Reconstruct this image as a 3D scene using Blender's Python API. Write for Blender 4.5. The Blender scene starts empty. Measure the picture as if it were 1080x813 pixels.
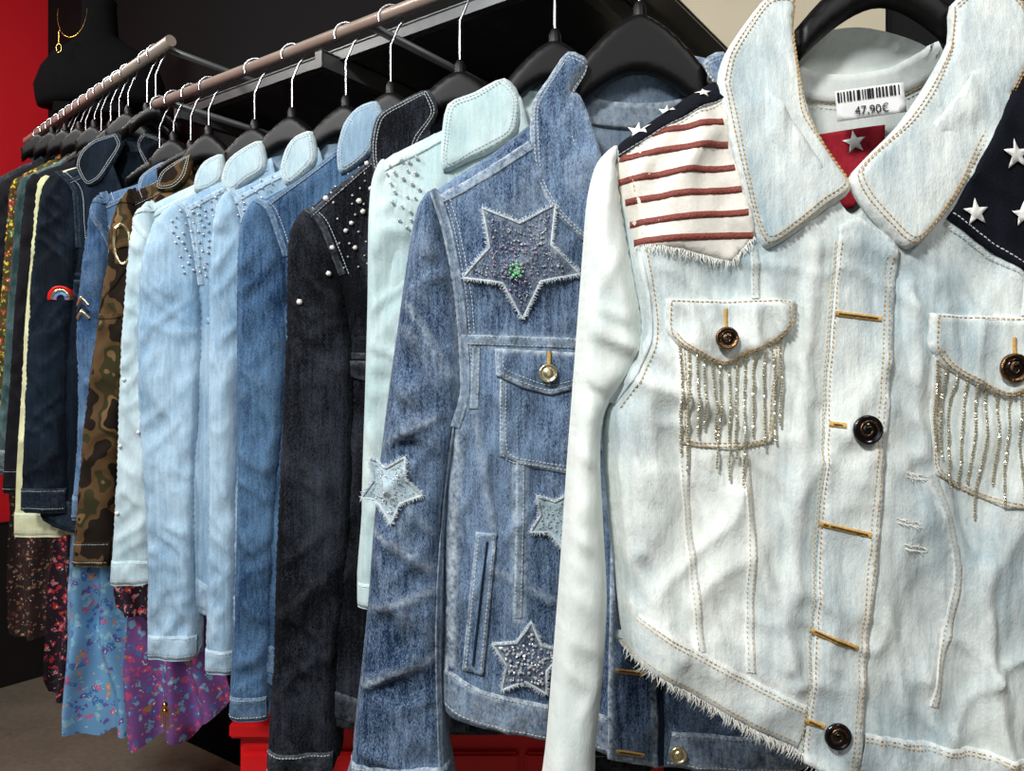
import bpy, bmesh, math, random
import numpy as np
from mathutils import Vector, Matrix
from mathutils.geometry import delaunay_2d_cdt
random.seed(7); np.random.seed(7)
K=.85; F=816.; CH=1.10
sc=bpy.context.scene
col=sc.collection

# ---------------------------------------------------------------- materials
def lin(c):
    return tuple(((v/255)/12.92 if v/255<=.04045 else ((v/255+.055)/1.055)**2.4) for v in c)+(1.,)
class NT:
    def __init__(s,name,rough=.8,metal=0.,spec=.3):
        s.m=bpy.data.materials.new(name); s.m.use_nodes=True
        s.t=s.m.node_tree; s.b=s.t.nodes['Principled BSDF']
        s.b.inputs['Roughness'].default_value=rough; s.b.inputs['Metallic'].default_value=metal
        s.b.inputs['Specular IOR Level'].default_value=spec
        s.co=s.n('ShaderNodeTexCoord').outputs['Object']
    def n(s,t): return s.t.nodes.new(t)
    def l(s,a,b): s.t.links.new(a,b)
    def mapping(s,scale,rot=(0,0,0)):
        m=s.n('ShaderNodeMapping'); m.inputs['Scale'].default_value=scale; m.inputs['Rotation'].default_value=rot
        s.l(s.co,m.inputs['Vector']); return m.outputs['Vector']
    def noise(s,scale,detail=3,rot=(0,0,0),rough=.5):
        t=s.n('ShaderNodeTexNoise'); t.inputs['Scale'].default_value=1; t.inputs['Detail'].default_value=detail
        t.inputs['Roughness'].default_value=rough
        s.l(s.mapping(scale,rot),t.inputs['Vector']); return t.outputs['Fac']
    def math(s,op,a,b=None,clamp=False):
        m=s.n('ShaderNodeMath'); m.operation=op; m.use_clamp=clamp
        for i,v in enumerate((a,b)):
            if v is None: continue
            if isinstance(v,(int,float)): m.inputs[i].default_value=v
            else: s.l(v,m.inputs[i])
        return m.outputs[0]
    def mix(s,f,a,b):
        m=s.n('ShaderNodeMix'); m.data_type='RGBA'
        if isinstance(f,(int,float)): m.inputs[0].default_value=f
        else: s.l(f,m.inputs[0])
        for i,v in ((6,a),(7,b)):
            if isinstance(v,tuple): m.inputs[i].default_value=v
            else: s.l(v,m.inputs[i])
        return m.outputs[2]
    def ramp(s,f,stops,const=False):
        r=s.n('ShaderNodeValToRGB'); cr=r.color_ramp
        if const: cr.interpolation='CONSTANT'
        while len(cr.elements)<len(stops): cr.elements.new(.5)
        for e,(p,c) in zip(cr.elements,stops): e.position=p; e.color=c
        s.l(f,r.inputs[0]); return r.outputs[0]
    def base(s,o):
        if isinstance(o,tuple): s.b.inputs['Base Color'].default_value=o
        else: s.l(o,s.b.inputs['Base Color'])
    def bump(s,h,strength,dist=.001):
        b=s.n('ShaderNodeBump'); b.inputs['Strength'].default_value=strength; b.inputs['Distance'].default_value=dist
        s.l(h,b.inputs['Height']); s.l(b.outputs[0],s.b.inputs['Normal'])

def denim(name,dark,light,white=(215,224,228),fade=.5,blotch=.8,streak=.5,speck=.5,wearw=.6,bump=.5):
    q=NT(name,.9,0,.12)
    bl=q.noise((9,9,6),5,rough=.6)
    st=q.noise((260,260,14),3)
    wv=q.noise((900,900,380),2,(0,.5,0))
    f=q.math('MULTIPLY',q.math('SUBTRACT',bl,.5),blotch*2.6)
    f=q.math('ADD',f,q.math('MULTIPLY',q.math('SUBTRACT',st,.5),streak*1.8))
    f=q.math('ADD',f,q.math('MULTIPLY',q.math('SUBTRACT',wv,.5),speck*2.4))
    f=q.math('ADD',f,fade,True)
    c=q.mix(f,lin(dark),lin(light))
    at=q.n('ShaderNodeAttribute'); at.attribute_name='wear'
    pk=q.noise((190,190,190),3)
    pk=q.math('MULTIPLY',q.math('SUBTRACT',pk,.28),2.2,True)
    w=q.math('MULTIPLY',at.outputs['Fac'],q.math('MULTIPLY',pk,wearw*2.),True)
    c=q.mix(w,c,lin(white))
    q.base(c)
    med=q.noise((60,60,30),4)
    h=q.math('ADD',q.math('MULTIPLY',wv,.35),q.math('MULTIPLY',med,2.8))
    h=q.math('ADD',h,q.math('MULTIPLY',st,.35))
    q.bump(h,bump,.0015)
    return q.m
def plain(name,c,rough=.6,metal=0,spec=.4,var=.12,nscale=60,bump=0):
    q=NT(name,rough,metal,spec)
    n=q.noise((nscale,)*3,3)
    a=lin(tuple(max(0,v*(1-var)) for v in c)); b=lin(tuple(min(255,v*(1+var)) for v in c))
    q.base(q.mix(n,a,b))
    if bump: q.bump(n,bump,.002)
    return q.m
def floral(name,stops,scale=55,bg=None):
    q=NT(name,.8,0,.2)
    v=q.n('ShaderNodeTexVoronoi'); v.inputs['Scale'].default_value=1
    nz=q.n('ShaderNodeTexNoise'); nz.inputs['Scale'].default_value=70; nz.inputs['Detail'].default_value=3
    q.l(q.co,nz.inputs['Vector'])
    add=q.n('ShaderNodeMixRGB'); add.blend_type='ADD'
    add.inputs[0].default_value=1.
    sc2=q.n('ShaderNodeVectorMath'); sc2.operation='SCALE'; sc2.inputs['Scale'].default_value=2.2
    q.l(nz.outputs['Color'],sc2.inputs[0])
    q.l(q.mapping((scale,)*3),add.inputs[1]); q.l(sc2.outputs[0],add.inputs[2])
    q.l(add.outputs[0],v.inputs['Vector'])
    sep=q.n('ShaderNodeSeparateColor'); q.l(v.outputs['Color'],sep.inputs[0])
    c=q.ramp(sep.outputs[0],stops,True)
    c2=q.mix(q.math('GREATER_THAN',v.outputs['Distance'],.48),c,bg or stops[0][1])
    c3=q.mix(q.math('LESS_THAN',v.outputs['Distance'],.14),c2,lin((225,205,180)))
    q.base(c3); return q.m

M={}
M['white']=denim('bleached_denim',(128,158,172),(228,234,229),(246,244,238),fade=.76,blotch=.95,streak=.34,speck=.16,wearw=.45,bump=.75)
M['whitesleeve']=denim('bleached_sleeve',(190,208,210),(238,242,235),(248,246,240),fade=.8,blotch=.6,streak=.2,speck=.1,wearw=.3,bump=.45)
M['lining']=denim('bleached_lining',(170,186,190),(222,226,220),(235,235,230),fade=.55,blotch=.6,streak=.2,speck=.1,bump=.3)
M['blue']=denim('blue_denim',(26,44,72),(126,150,178),(200,212,220),fade=.47,blotch=.65,streak=.7,speck=.8,wearw=.6,bump=.8)
M['bluein']=denim('blue_denim_inside',(60,74,92),(126,142,158),fade=.45,speck=.4)
M['mint']=denim('mint_denim',(144,178,186),(212,229,226),(232,238,234),fade=.6,blotch=.6,streak=.35,speck=.2,bump=.5,wearw=.4)
M['black']=denim('charcoal_denim',(6,8,12),(52,56,66),(128,134,142),fade=.22,blotch=.9,streak=.6,speck=.85,wearw=.32,bump=.8)
M['indigo']=denim('indigo_denim',(26,50,82),(92,126,160),(156,178,196),fade=.42,blotch=.7,streak=.6,speck=.6,bump=.7,wearw=.45)
M['sky']=denim('sky_denim',(100,132,160),(164,190,208),(205,220,228),fade=.5,blotch=.7,streak=.5,speck=.3,bump=.6,wearw=.4)
M['pale']=denim('pale_denim',(106,142,172),(180,206,224),(214,226,232),fade=.5,blotch=.75,streak=.5,speck=.3,bump=.6,wearw=.4)
M['ice']=denim('ice_denim',(146,176,188),(206,222,226),(230,238,238),fade=.5,blotch=.6,streak=.4,speck=.18,bump=.5,wearw=.4)
M['navy']=denim('navy_denim',(7,13,22),(28,42,56),(84,100,116),fade=.28,blotch=.7,streak=.5,speck=.5,bump=.6,wearw=.3)
M['mid']=denim('mid_denim',(38,64,98),(100,130,162),(156,176,196),fade=.42,bump=.6,wearw=.4)
M['cream']=denim('cream_denim',(176,180,136),(220,220,180),fade=.5,speck=.1,wearw=.3)
M['teal']=denim('teal_denim',(30,50,52),(80,104,104),fade=.35,speck=.3,wearw=.3)
M['dark']=plain('dark_cloth',(20,20,24),.9,0,.1,.4,40)
q=NT('camouflage',.9,0,.1)
nn=q.noise((20,20,15),2)
q.base(q.ramp(nn,[(0,lin((32,25,20))),(.42,lin((84,64,42))),(.5,lin((54,50,32))),(.57,lin((112,88,58))),(.62,lin((34,28,24)))],True)); M['camo']=q.m
M['black_pl']=plain('black_plastic',(8,7,8),.45,0,.28,.2)
M['blackfab']=plain('black_star_fabric',(15,17,25),.9,0,.15,.4,500,.3)
M['redstripe']=plain('red_brown_sequin_stripe',(112,58,50),.6,0,.3,.55,600,.5)
M['whitepatch']=plain('white_cotton',(228,224,214),.85,0,.2,.05,300,.2)
M['wstar']=plain('white_star_print',(236,236,232),.8,0,.2,.03)
M['redlab']=plain('red_label_fabric',(146,28,42),.8,0,.2,.2,200)
M['gold']=plain('gold_thread',(188,152,96),.7,0,.3,.15,400)
M['goldd']=plain('ochre_thread',(190,154,92),.75,0,.2,.3,500,.4)
M['slit']=plain('buttonhole_shadow_thread',(92,70,40),.8,0,.1,.3,300)
M['pthread']=plain('pale_thread',(190,198,200),.8,0,.2,.15,300)
M['bthread']=plain('navy_thread',(24,34,52),.8,0,.2,.15,300)
M['brass']=plain('antique_brass',(120,92,66),.3,1,.5,.3,500,.4)
M['btnblack']=plain('black_button',(14,12,14),.18,0,.7,.2)
M['silverbtn']=plain('pale_gold_button',(216,200,160),.3,.9,.5,.2,400,.3)
M['bead']=plain('rhinestone_chain',(216,180,156),.2,.7,.6,.4,900)
M['crystal']=plain('crystal_stud',(225,230,238),.12,.5,.8,.15,900)
M['pearl']=plain('pearl',(238,234,226),.2,0,.7,.03)
M['green']=plain('green_glint_sequin',(130,240,150),.15,.2,.8,.3,900)
M['pinkseq']=plain('pink_sequin',(214,150,190),.15,.3,.8,.3,900)
M['fray']=plain('frayed_thread',(196,206,212),.85,0,.2,.1)
M['frayw']=plain('frayed_white_thread',(234,234,226),.85,0,.2,.05)
M['starfill']=denim('glitter_star_cloth',(40,56,82),(134,148,166),fade=.36,speck=1.2,blotch=.4,wearw=.4)
M['starlight']=denim('pale_star_cloth',(128,158,172),(192,210,216),fade=.6,speck=.8,blotch=.4,wearw=.4)
M['paper']=plain('price_tag_paper',(240,241,241),.6,0,.3,.01)
M['ink']=plain('ink',(12,12,14),.7)
M['rail']=plain('satin_steel_rail',(168,154,142),.38,.4,.5,.08,20)
M['wire']=plain('chrome_wire',(180,180,185),.25,1,.5,.05)
M['glass']=plain('frosted_shelf',(50,57,61),.2,.1,.6,.2,6)
M['edge']=plain('shelf_edge_metal',(92,94,95),.35,.5,.5,.1)
M['redp']=plain('red_lacquer',(216,20,26),.45,0,.4,.06,4)
M['redwall']=plain('red_wall_paint',(200,18,30),.7,0,.3,.06,3)
M['wallb']=plain('black_wall_paint',(8,8,10),.8,0,.2,.3,5)
M['walldark']=plain('dark_lower_wall',(24,20,18),.8,0,.2,.3,5)
M['beige']=plain('beige_panel_paint',(178,168,146),.7,0,.3,.08,6)
M['ceil']=plain('ceiling_paint',(40,38,38),.9)
M['goldm']=plain('gold_chain',(220,180,90),.25,1,.5,.1)
M['velvet']=plain('black_velvet',(8,8,10),.95,0,.1,.3)
q=NT('worn_stone_floor',.5,0,.4)
a=q.noise((3,3,3),6,rough=.7); b=q.noise((60,60,60),3)
q.base(q.mix(q.math('ADD',q.math('MULTIPLY',a,.7),q.math('MULTIPLY',b,.4),True),lin((48,44,40)),lin((150,138,122)))); M['floor']=q.m
M['fl1']=floral('blue_floral_print',[(0,lin((110,160,200))),(.35,lin((70,120,180))),(.55,lin((190,110,150))),(.66,lin((100,90,160))),(.75,lin((140,190,210))),(.92,lin((200,150,110)))],62)
M['fl2']=floral('pink_floral_print',[(0,lin((120,80,140))),(.3,lin((80,110,170))),(.5,lin((190,80,120))),(.7,lin((120,170,200))),(.9,lin((160,130,70)))],70)
M['fl3']=floral('brown_paisley_print',[(0,lin((48,34,32))),(.4,lin((84,46,44))),(.6,lin((38,38,42))),(.8,lin((120,90,70)))],110)
M['fl4']=floral('yellow_floral_print',[(0,lin((60,50,20))),(.25,lin((190,160,40))),(.5,lin((150,60,40))),(.75,lin((90,110,50)))],90)
M['fl5']=floral('red_floral_print',[(0,lin((40,30,40))),(.3,lin((180,50,60))),(.6,lin((60,50,60))),(.85,lin((190,120,130)))],80)

# ---------------------------------------------------------------- geometry helpers
def vn(x,y,seed):
    i=np.floor(x); j=np.floor(y); fx=x-i; fy=y-j
    fx=fx*fx*(3-2*fx); fy=fy*fy*(3-2*fy)
    def h(a,b):
        v=np.sin(a*127.1+b*311.7+seed*74.7)*43758.5453; return v-np.floor(v)
    return (h(i,j)*(1-fx)+h(i+1,j)*fx)*(1-fy)+(h(i,j+1)*(1-fx)+h(i+1,j+1)*fx)*fy
def ridge(P,seed,ang,fx,fy,amp):
    c,s=math.cos(ang),math.sin(ang)
    u=(P[:,0]*c+P[:,1]*s); v=(-P[:,0]*s+P[:,1]*c)
    w=vn(P[:,0]*12,P[:,1]*12,seed+3)
    n=vn(u*fx+1.6*w,v*fy+w,seed)
    r=1-np.sqrt((2*n-1)**2+.004)
    return amp*(np.maximum(r,0)**1.6-.45)
def cat(poly,n=5,closed=True,clamp=False):
    P=np.array(poly,float); N=len(P); out=[]
    rng=range(N) if closed else range(N-1)
    for i in rng:
        if closed: a,b,c,d=P[i-1],P[i],P[(i+1)%N],P[(i+2)%N]
        else: a,b,c,d=P[max(i-1,0)],P[i],P[i+1],P[min(i+2,N-1)]
        for k in range(n):
            t=k/n
            m0=(c-a)*.4; m1=(d-b)*.4
            lb=np.linalg.norm(c-b)+1e-9
            m0*=min(1,lb*1.2/(np.linalg.norm(m0)+1e-9)); m1*=min(1,lb*1.2/(np.linalg.norm(m1)+1e-9))
            out.append((2*t**3-3*t*t+1)*b+(t**3-2*t*t+t)*m0+(-2*t**3+3*t*t)*c+(t**3-t*t)*m1)
    if not closed: out.append(P[-1])
    out=np.array(out)
    if clamp: out[:,1]=np.maximum(out[:,1],P[:,1].min())
    return out
def dens(P,step,closed=True):
    P=np.asarray(P,float); out=[]
    n=len(P)
    for i in range(n if closed else n-1):
        a=P[i]; b=P[(i+1)%n]; m=max(1,int(round(np.linalg.norm(b-a)/step)))
        for k in range(m): out.append(a+(b-a)*k/m)
    if not closed: out.append(P[-1])
    return np.array(out)
def dist(P,poly,closed=True):
    A=np.asarray(poly); B=np.roll(A,-1,0)
    if not closed: A=A[:-1]; B=B[:-1]
    best=np.full(len(P),1e9)
    for a,b in zip(A,B):
        d=b-a; L=d@d+1e-12
        t=np.clip(((P-a)@d)/L,0,1)
        q_=P-a-t[:,None]*d
        best=np.minimum(best,(q_*q_).sum(1))
    return np.sqrt(best)
def inside(P,poly):
    A=np.asarray(poly); B=np.roll(A,-1,0); r=np.zeros(len(P),bool)
    x=P[:,0]; y=P[:,1]
    for (ax,ay),(bx,by) in zip(A,B):
        c=((ay>y)!=(by>y))
        if by!=ay:
            r^= c & (x < (bx-ax)*(y-ay)/(by-ay)+ax)
    return r
def pillow(poly,T,R,wr=(),cr=(),base=0.):
    poly=np.asarray(poly)
    def f(P):
        P=np.asarray(P); d=dist(P,poly)*inside(P,poly)
        t=np.clip(d/R,0,1); h=base+T*np.sqrt(1-(1-t)**3)
        w=np.clip(d/.015,0,1)
        for a in wr: h=h+w*ridge(P,*a)
        for (p0,p1,wd,am) in cr:
            dd=dist(P,np.array([p0,p1]),False)
            h=h+w*am*np.exp(-(dd/wd)**2)
        return h
    f.wr=wr; f.cr=cr
    return f
def foldwear(hf,P):
    wr=getattr(hf,'wr',()); 
    if not wr: return 0
    s=sum(ridge(P,*a) for a in wr); tot=sum(a[4] for a in wr)
    w=np.clip(s/tot*1.6-.18,0,1)*.42
    for (p0,p1,wd,am) in getattr(hf,'cr',()):
        if am>0: w=np.maximum(w,.45*np.exp(-(dist(P,np.array([p0,p1]),False)/(wd*.5))**2))
    return w
def mkobj(name,verts,faces,mat,parent=None,smooth=True,wear=None):
    org=np.array(parent.location) if parent else np.zeros(3)
    me=bpy.data.meshes.new(name)
    v=np.asarray(verts,float)-org
    me.from_pydata(v.tolist(),[],[tuple(int(i) for i in f) for f in faces]); me.update()
    if smooth: me.polygons.foreach_set('use_smooth',[True]*len(me.polygons))
    if wear is not None:
        at=me.attributes.new('wear','FLOAT','POINT'); at.data.foreach_set('value',np.asarray(wear,np.float32))
    me.materials.append(mat)
    o=bpy.data.objects.new(name,me); col.objects.link(o)
    if parent: o.parent=parent
    return o
def empty(name,loc):
    e=bpy.data.objects.new(name,None); e.empty_display_size=.05; e.location=loc; col.objects.link(e); return e

RAILH=.58*K+CH; RAILH2=.70*K+CH
def rail_x(Yu): return (.382-1.4*(Yu-.8))*K
def rail2_x(Yu): return (-.692-1.075*(Yu-1.57))*K

class G:
    """A garment hanging in its own vertical plane; pattern points (u,v) are converted to metres."""
    def __init__(s,name,Yu,rail=1,cx=None,hm=.02):
        s.Y=Yu*K; s.k0=s.Y/F; s.k=(s.Y-hm)/F
        s.hx=(rail_x if rail==1 else rail2_x)(Yu)
        s.rz=RAILH if rail==1 else RAILH2
        s.cx=540+s.hx/s.k0 if cx is None else cx
        if rail==0: s.hx=(s.cx-540)*s.k0; s.rz=CH
        s.root=empty(name,(s.hx,s.Y,s.rz))
    def P(s,pts):
        a=np.array(pts,float); return np.stack([(a[:,0]-540)*s.k,(406-a[:,1])*s.k+CH],1)
    def mir(s,pts): return [(2*s.cx-x,y) for x,y in pts]
    def mesh(s,name,P,h,faces,mat,wear=None,smooth=True):
        V=np.stack([P[:,0],s.Y-h,P[:,1]],1); return mkobj(name,V,faces,mat,s.root,smooth,wear)
    def sheet(s,name,poly,hf,mat,step=.006,lift=0,thick=0,edge=1.,seams=(),wd=.004):
        B=dens(poly,step)
        keep=[0]
        for i in range(1,len(B)):
            if np.linalg.norm(B[i]-B[keep[-1]])>step*.3: keep.append(i)
        if np.linalg.norm(B[keep[-1]]-B[0])<step*.3: keep.pop()
        B=B[keep]
        x0,z0=B.min(0); x1,z1=B.max(0)
        gx=np.arange(x0,x1,step); gz=np.arange(z0,z1,step*.87)
        X,Z=np.meshgrid(gx,gz); X=X+((np.arange(len(gz))%2)*step*.5)[:,None]
        Q=np.stack([X.ravel(),Z.ravel()],1)
        Q=Q[inside(Q,B)]
        if len(Q): Q=Q[dist(Q,B)>step*.45]
        allp=np.vstack([B,Q]) if len(Q) else B
        nb=len(B)
        r=delaunay_2d_cdt([Vector(p) for p in allp.tolist()],[(i,(i+1)%nb) for i in range(nb)],[],1,1e-7)
        V=np.array([tuple(v) for v in r[0]]); Fc=np.array([f for f in r[2]])
        cen=V[Fc].mean(1); Fc=Fc[inside(cen,B)]
        h=hf(V)+lift
        d=dist(V,B); wear=edge*np.exp(-(d/wd)**2)
        wear=np.maximum(wear,foldwear(hf,V))
        for sm in seams: wear=np.maximum(wear,np.exp(-(dist(V,sm,False)/.006)**2))
        a,b,c=V[Fc[:,0]],V[Fc[:,1]],V[Fc[:,2]]
        cr=(b[:,0]-a[:,0])*(c[:,1]-a[:,1])-(b[:,1]-a[:,1])*(c[:,0]-a[:,0])
        Fc[cr<0]=Fc[cr<0][:,::-1]
        faces=Fc.tolist()
        if thick>0:
            cnt={}
            for f in faces:
                for i in range(3):
                    e=(f[i],f[(i+1)%3]); cnt[e]=1
            bd=[e for e in cnt if (e[1],e[0]) not in cnt]
            n0=len(V); idx={}
            ex=[];eh=[]
            for e in bd:
                for v in e:
                    if v not in idx: idx[v]=n0+len(ex); ex.append(V[v]); eh.append(h[v]-thick)
            if ex:
                V=np.vstack([V,ex]); h=np.concatenate([h,eh]); wear=np.concatenate([wear,np.full(len(ex),edge)])
                faces+= [[e[1],e[0],idx[e[0]],idx[e[1]]] for e in bd]
        return s.mesh(name,V,h,faces,mat,wear)
    def ribbon(s,name,path,w,hf,mat,lift=.0012,n=4,step=.004,wear=.5,px=True,smooth=True):
        Pp=s.P(path) if px else np.asarray(path)
        if smooth and len(Pp)>2: Pp=cat(Pp,5,False)
        Pp=dens(Pp,step,False)
        T=np.gradient(Pp,axis=0); T/=np.linalg.norm(T,axis=1)[:,None]+1e-9
        Nn=np.stack([-T[:,1],T[:,0]],1)
        prof=[(-.5,-.0006)]+[(-.46+.92*i/(n-1),lift) for i in range(n)]+[(.5,-.0006)]
        rings=[];H=[];W=[]
        for a,l in prof:
            q_=Pp+Nn*a*w; rings.append(q_); H.append(hf(q_)+l); W.append(np.full(len(q_),wear if abs(a)>.4 else wear*.4))
        m=len(prof); L=len(Pp)
        V=np.concatenate(rings); H=np.concatenate(H); W=np.concatenate(W)
        faces=[(i*L+j,(i)*L+j+1,(i+1)*L+j+1,(i+1)*L+j) for i in range(m-1) for j in range(L-1)]
        return s.mesh(name,V,H,faces,mat,W)
    def stitch(s,name,paths,hf,mat,lift=.0016,dash=.0028,gap=.0016,wd=.0008):
        Fs=[]
        P0=[];P1=[];N0=[]
        for path,off in paths:
            Pp=s.P(path)
            if len(Pp)>2: Pp=cat(Pp,5,False)
            Pp=dens(Pp,.001,False)
            T=np.gradient(Pp,axis=0); T/=np.linalg.norm(T,axis=1)[:,None]+1e-9
            Nn=np.stack([-T[:,1],T[:,0]],1); Pp=Pp+Nn*off
            di=max(1,int(dash/.001+.5)); pi=int((dash+gap)/.001+.5)
            for i in range(0,len(Pp)-di,pi):
                P0.append(Pp[i]);P1.append(Pp[i+di]);N0.append(Nn[i])
        if not P0: return None
        P0=np.array(P0);P1=np.array(P1);N0=np.array(N0)*wd/2
        h0=hf(P0)+lift;h1=hf(P1)+lift; n=len(P0)
        allP=np.concatenate([P0-N0,P0+N0,P1+N0,P1-N0,(P0+P1)/2])
        allH=np.concatenate([h0-.001,h0-.001,h1-.001,h1-.001,(h0+h1)/2+.0005])
        for i in range(n):
            a,b,c,d,e=i,i+n,i+2*n,i+3*n,i+4*n
            Fs+=[(a,d,e),(d,c,e),(c,b,e),(b,a,e)]
        return s.mesh(name,allP,allH,Fs,mat)
    def fringe(s,name,path,hf,mat,L=.012,gap=.0015,dirn=(0,-1),lift=.001,wd=.0008,closed=False,outward=False,spread=.5):
        Pp=dens(path,gap,closed); cen=np.mean(path,axis=0)
        T=np.gradient(Pp,axis=0); T/=np.linalg.norm(T,axis=1)[:,None]+1e-9
        A=[];H=[];Fs=[]
        h0=hf(Pp)+lift
        for i,p in enumerate(Pp):
            if outward:
                d=np.array([-T[i,1],T[i,0]]); 
                if d@(p-cen)<0: d=-d
            else: d=np.array(dirn,float)
            d=d+np.random.uniform(-spread,spread,2); d/=np.linalg.norm(d)+1e-9; l=L*np.random.uniform(.4,1.)
            nn=np.array([-d[1],d[0]])*wd/2; b=len(A)
            mid=p+d*l*.5+nn*np.random.uniform(-3,3)
            A+=[p-d*l*.25-nn,p-d*l*.25+nn,mid+nn,mid-nn,p+d*l]; z=np.random.uniform(-.001,.0015)
            H+=[h0[i],h0[i],h0[i]+z+.001,h0[i]+z+.001,h0[i]+z]
            Fs+=[(b,b+1,b+2,b+3),(b+3,b+2,b+4)]
        return s.mesh(name,np.array(A),np.array(H),Fs,mat)
    def beads(s,name,P,hf,r,mat,lift=0,jit=0,sm=False):
        P=np.asarray(P)
        if len(P)==0: return None
        h=hf(P)+lift+r*.4
        phi=(1+5**.5)/2
        iv=np.array([(-1,phi,0),(1,phi,0),(-1,-phi,0),(1,-phi,0),(0,-1,phi),(0,1,phi),(0,-1,-phi),(0,1,-phi),(phi,0,-1),(phi,0,1),(-phi,0,-1),(-phi,0,1)])/math.sqrt(1+phi*phi)
        fi=[(0,11,5),(0,5,1),(0,1,7),(0,7,10),(0,10,11),(1,5,9),(5,11,4),(11,10,2),(10,7,6),(7,1,8),(3,9,4),(3,4,2),(3,2,6),(3,6,8),(3,8,9),(4,9,5),(2,4,11),(6,2,10),(8,6,7),(9,8,1)]
        V=[];Fs=[]
        for i,p in enumerate(P):
            rr=r*(1+np.random.uniform(-jit,jit))
            an=np.random.uniform(0,6.28); c,sn=math.cos(an),math.sin(an)
            v=iv@np.array([[c,-sn,0],[sn,c,0],[0,0,1]])*rr
            b=len(V)*12
            V.append(v+np.array([p[0],s.Y-h[i],p[1]])); Fs+=[(a+b,c_+b,d+b) for a,c_,d in fi]
        return mkobj(name,np.concatenate(V),Fs,mat,s.root,sm)
    def lathe(s,name,p,hf,prof,mat,n=28,lift=0):
        c=s.P([p])[0]; h=float(hf(np.array([c]))[0])+lift
        V=[];Fs=[]
        for r,z in prof:
            for i in range(n):
                a=2*math.pi*i/n; V.append((c[0]+r*math.cos(a),s.Y-h-z,c[1]+r*math.sin(a)))
        m=len(prof)
        for j in range(m-1):
            for i in range(n):
                Fs.append((j*n+i,j*n+(i+1)%n,(j+1)*n+(i+1)%n,(j+1)*n+i))
        Fs.append([ (m-1)*n+i for i in range(n)])
        return mkobj(name,V,Fs,mat,s.root)
    def button(s,p,hf,r,mat,mat2=None,lift=.004):
        s.lathe('button',p,hf,[(r*.8,-.002),(r,.001),(r*.98,.003),(r*.86,.0038),(r*.78,.0026),(r*.5,.0022),(r*.42,.0034),(r*.2,.0036)],mat,lift=lift)
        if mat2:
            c=s.P([p])[0]
            sp=[(c[0]+r*.68*(1-t/14)*math.cos(t*.75),c[1]+r*.68*(1-t/14)*math.sin(t*.75)) for t in range(13)]
            h0=float(hf(np.array([c]))[0])
            s.ribbon('button_relief',sp,r*.16,lambda q_:np.full(len(q_),h0+lift+.003),mat2,lift=.0006,px=False,step=.001)
    def hanger(s,ty,w,drop,th=24,h0=0.):
        kk=s.k; s.k=s.k0
        c=540+s.hx/s.k0; up=[];lo=[]
        for i in range(-10,11):
            u=i/10; up.append((c+u*w,ty+drop*abs(u)**1.5)); lo.append((c+u*w*.97,ty+drop*abs(u)**1.5*1.0+th*(1.1-.35*abs(u))))
        poly=s.P(up+lo[::-1])
        hf0=pillow(poly,.009,.012,base=h0+.001)
        s.sheet('hanger_front',poly,hf0,M['black_pl'],.005,thick=.004,edge=0)
        s.sheet('hanger_back',poly,lambda q_:-pillow(poly,.009,.012)(q_)+h0,M['black_pl'],.006,edge=0)
        zt=(406-ty)*s.k+CH
        cu=bpy.data.curves.new('hanger_hook','CURVE'); cu.dimensions='3D'; cu.bevel_depth=.0015; cu.bevel_resolution=3
        pts=[(0,zt-s.rz-.004),(0,zt-s.rz+.012)] if zt<s.rz-.05 else [(0,zt-s.rz-.004)]
        pts+=[(0,-.042),(.006,-.028)]
        r=.0165
        for a in range(-50,215,18): pts.append((r*math.cos(math.radians(a))*1.0,r*math.sin(math.radians(a))-.004))
        sp=cu.splines.new('POLY'); sp.points.add(len(pts)-1)
        for i,(x,z) in enumerate(pts): sp.points[i].co=(x,-h0,z,1)
        cu.materials.append(M['wire'])
        o=bpy.data.objects.new('hanger_hook',cu); col.objects.link(o); o.parent=s.root
        V=[];n=14
        for r_,z in ((.007,zt-.006),(.007,zt+.006),(.004,zt+.012)):
            for i in range(n): V.append((s.hx+r_*math.cos(i*2*math.pi/n),s.Y-h0+r_*math.sin(i*2*math.pi/n),z))
        Fs=[(j*n+i,j*n+(i+1)%n,(j+1)*n+(i+1)%n,(j+1)*n+i) for j in range(2) for i in range(n)]
        mkobj('hook_base',V,Fs,M['black_pl'],s.root)
        s.k=kk

def ext(poly,thr,dy):
    return [(x,y+dy) if y>=thr else (x,y) for x,y in poly]
def star(cx,cy,R,rot=-90,inner=.48,sy=1.):
    out=[]
    for i in range(10):
        r=R if i%2==0 else R*inner; a=math.radians(rot+36*i)
        out.append((cx+r*math.cos(a),cy-r*math.sin(a)*sy))
    return out

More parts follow.
